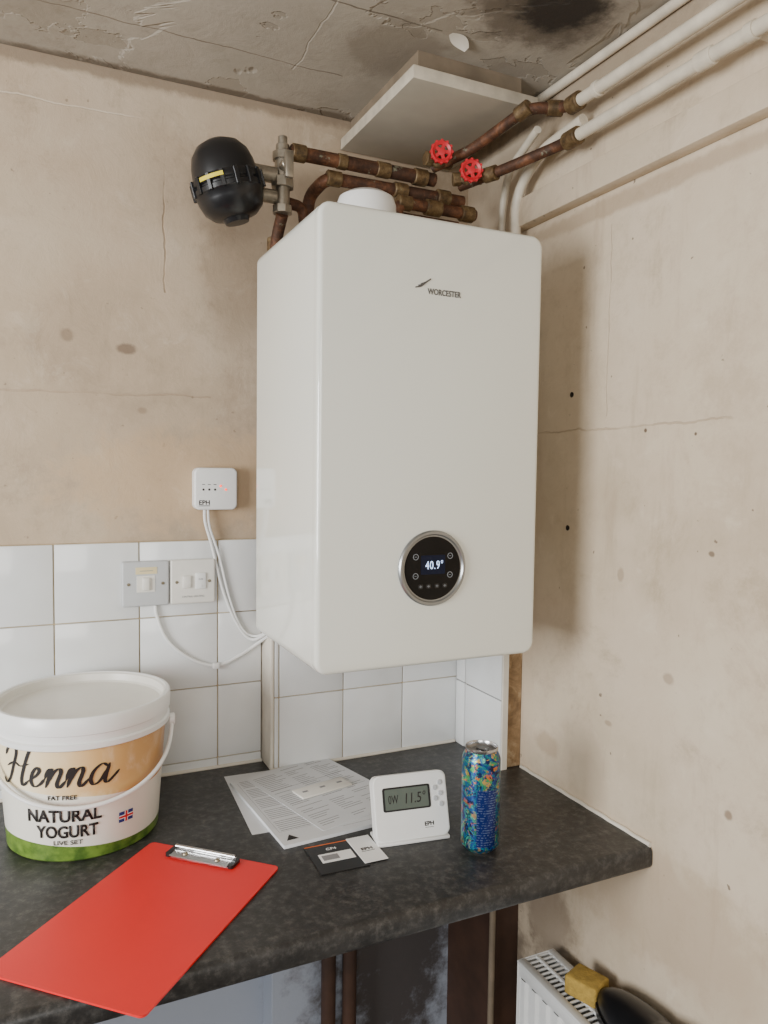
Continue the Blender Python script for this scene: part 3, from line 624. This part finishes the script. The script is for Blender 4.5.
# ---------------------------------------------------------------- can
def canmat():
    t=NT('can_print'); t.b.inputs['Metallic'].default_value=.45; t.b.inputs['Roughness'].default_value=.28
    tc=t.n.new('ShaderNodeTexCoord'); o=t.sep(tc.outputs['Object'])
    n=t.noise(40,4,.65,dist=1.5); n2=t.noise(60,3,.6,dist=2); n4=t.noise(45,3,.6,dist=1)
    c=t.ramp(n,[(.30,srgb(12,18,56)),(.42,srgb(20,62,128)),(.5,srgb(24,118,132)),(.55,srgb(16,26,80)),(.64,srgb(70,164,140)),(.7,srgb(12,20,60))],'CONSTANT')
    acc=t.ramp(n4,[(.3,srgb(215,115,50)),(.44,srgb(70,160,90)),(.56,srgb(205,160,70))],'CONSTANT')
    topm=t.sstep(o[2],.105,.13); c=t.mix(t.math('MULTIPLY',t.sstep(n2,.50,.56),t.math('MULTIPLY_ADD',topm,.4,.45)),c,acc)
    ang=t.math('ARCTAN2',o[0],t.math('MULTIPLY',o[1],-1))
    pan=t.math('MULTIPLY',t.math('MULTIPLY',t.math('GREATER_THAN',ang,-.75),t.math('LESS_THAN',ang,.3)),t.math('MULTIPLY',t.math('GREATER_THAN',o[2],.015),t.math('LESS_THAN',o[2],.112)))
    v=t.n.new('ShaderNodeTexWave'); v.bands_direction='Z'; v.inputs['Scale'].default_value=75; v.inputs['Distortion'].default_value=0; t.link(tc.outputs['Object'],v.inputs['Vector'])
    txt=t.math('MULTIPLY',t.math('GREATER_THAN',v.outputs['Fac'],.6),t.math('GREATER_THAN',t.noise(260,1),.5))
    pc=t.mix(t.math('MULTIPLY',txt,.3),srgb(18,38,104),srgb(150,170,200))
    c=t.mix(pan,c,pc); t.col(c); return t.m
CC=Vector((-.2765,-.478,.9)); cn=thing('drink_can','tall blue patterned energy drink can on worktop','drink can',CC)
b=bmesh.new(); lathe(b,[(.024,.0),(.026,.002),(.033,.010),(.033,.157),(.0315,.162),(.0272,.172)],48,T(*CC)); o=fin(b,'can_body',canmat(),cn)
off=Vector(o.location); o.data.transform(Matrix.Translation(off)); o.location=(0,0,0)
CT=CC+Vector((0,0,.004))
b=bmesh.new(); lathe(b,[(.0272,.1675),(.0285,.170),(.0285,.1725),(.0272,.174),(.0262,.172),(.0258,.168),(.0235,.1675),(0,.1685)],48,T(*CT)); fin(b,'can_end',M_alu,cn)
b=bmesh.new(); prism(b,rrect(.014,.023,.006,6),.001,T(*CT)@T(.002,.0,.1695)@RZ(30)); prism(b,rrect(.010,.009,.004,6),.0006,T(*CT)@T(.006,-.006,.1703)@RZ(30)); fin(b,'ring_pull',M_alu,cn)
# ---------------------------------------------------------------- radiator
RX0,RX1,RY0,RY1,RZ0,RZ1=-.112,-.035,-1.35,-.378,.1,.592
ra=thing('radiator','white double panel radiator with grilled top on wall','radiator',(-.075,-.86,0))
def panel(x):
    b=bmesh.new(); t=bmesh.new(); n=int((RY1-RY0)/.033); A=[];B=[]
    N=n*6
    for i in range(N+1):
        y=RY1-(RY1-RY0)*i/N; ph=(i%6)/6; d=.005 if 0.2<ph<.75 else 0
        A.append(t.verts.new((x-d,y,RZ0+.03))); B.append(t.verts.new((x-d,y,RZ1-.03)))
    for i in range(N): t.faces.new((A[i],A[i+1],B[i+1],B[i]))
    merge(b,t); box(b,x-.003,x+.008,RY0,RY1,RZ1-.032,RZ1-.006,.003,2); box(b,x-.003,x+.008,RY0,RY1,RZ0,RZ0+.032,.003,2); return b
b=panel(RX0); fin(b,'front_panel',M_radw,ra); b=panel(RX1-.004); fin(b,'back_panel',M_radw,ra)
b=bmesh.new(); box(b,RX0-.005,RX1+.005,RY1,RY1+.003,RZ0+.01,RZ1,.001,1); fin(b,'side_cover',M_radw,ra)
b=bmesh.new(); box(b,RX0-.006,RX0+.012,RY0,RY1+.003,RZ1-.006,RZ1,.002,2); box(b,RX1-.01,RX1+.006,RY0,RY1+.003,RZ1-.006,RZ1,.002,2)
y=RY1
while y>RY0: box(b,RX0,RX1,y-.004,y,RZ1-.005,RZ1-.001,.0008,1); y-=.012
box(b,(RX0+RX1)/2-.003,(RX0+RX1)/2+.003,RY0,RY1,RZ1-.006,RZ1,.001,1)
fin(b,'top_grille',M_radw,ra)
for y0 in (-.55,-1.2):
    b=bmesh.new(); box(b,RX1-.004,-.0005,y0,y0+.03,.2,.5,.002,1); fin(b,'wall_bracket',M_radw,ra)
for y0,y1 in ((-.352,-.385),(-1.376,-1.345)):
    b=bmesh.new(); tube(b,fillet([(-.075,y0,0),(-.075,y0,.13),(-.075,y1,.13)],.015),.0075,12); fin(b,'feed_pipe',M_pipewhite,ra)
b=bmesh.new(); box(b,-.026,.026,-.032,.032,0,.036,.005,3,T(-.060,-.510,RZ1)@RZ(20)); fin(b,'sponge',M_sponge,label='worn yellow sponge block resting on top of radiator',cat='sponge',loc=(-.060,-.510,RZ1))
sh=thing('shoe','black rounded shoe resting on top of radiator','shoe',(-.06,-.70,RZ1))
SM=T(-.058,-.675,RZ1)@RZ(-4)
b=bmesh.new(); t=bmesh.new(); bmesh.ops.create_uvsphere(t,u_segments=32,v_segments=20,radius=1)
for v in t.verts:
    x,y,z=v.co; hgt=.042 if y>0 else .042+.035*min(1,-y*1.6)
    v.co=Vector((x*(.047 if y>0 else .047-.008*(-y)),y*.138,max(z,-.25)*hgt+.02))
merge(b,t,SM); fin(b,'upper',M_black,sh,angle=60)
b=bmesh.new(); prism(b,[(.05*math.cos(a)*(1 if math.sin(a)>0 else .86),.142*math.sin(a)) for a in [2*math.pi*k/40 for k in range(40)]],.014,SM); fin(b,'sole',M_card,sh)
# ---------------------------------------------------------------- camera
f_,cx,cy,cz,ya,pi_,ro=757.6073,-0.9751,-1.5527,1.5469,0.4419,0.0564,0.0127
fw=Vector((math.sin(ya)*math.cos(pi_),math.cos(ya)*math.cos(pi_),-math.sin(pi_))); r=Vector((math.cos(ya),-math.sin(ya),0)); u=r.cross(fw)
c,s=math.cos(ro),math.sin(ro); r2=c*r+s*u; u2=-s*r+c*u
cam=bpy.data.cameras.new('camera'); co=bpy.data.objects.new('camera',cam); COL.objects.link(co)
Mx=Matrix((r2,u2,-fw)).transposed().to_4x4(); Mx.translation=(cx,cy,cz); co.matrix_world=Mx
cam.sensor_fit='VERTICAL'; cam.sensor_height=36; cam.lens=f_/1024*36; cam.clip_start=.02; S.camera=co
# ---------------------------------------------------------------- light
def area(loc,tgt,sx,sy,e,c):
    l=bpy.data.lights.new('area','AREA'); l.shape='RECTANGLE'; l.size=sx; l.size_y=sy; l.energy=e; l.color=c
    o=bpy.data.objects.new('window_or_fill_light',l); COL.objects.link(o); o.location=loc
    o.rotation_euler=(Vector(tgt)-Vector(loc)).to_track_quat('-Z','Y').to_euler()
area((-3.0,-1.25,1.5),(0,-.35,1.1),1.1,1.0,86,(.98,.99,1))
area((-1.6,-3.2,1.8),(-.3,0,1.2),1.4,1.0,28,(1,.985,.95))  # unseen secondary lamp behind the camera, added as ambient fill, not a window
w=bpy.data.worlds.new('world'); S.world=w; w.use_nodes=True
w.node_tree.nodes['Background'].inputs[0].default_value=(1,.985,.96,1); w.node_tree.nodes['Background'].inputs[1].default_value=.32
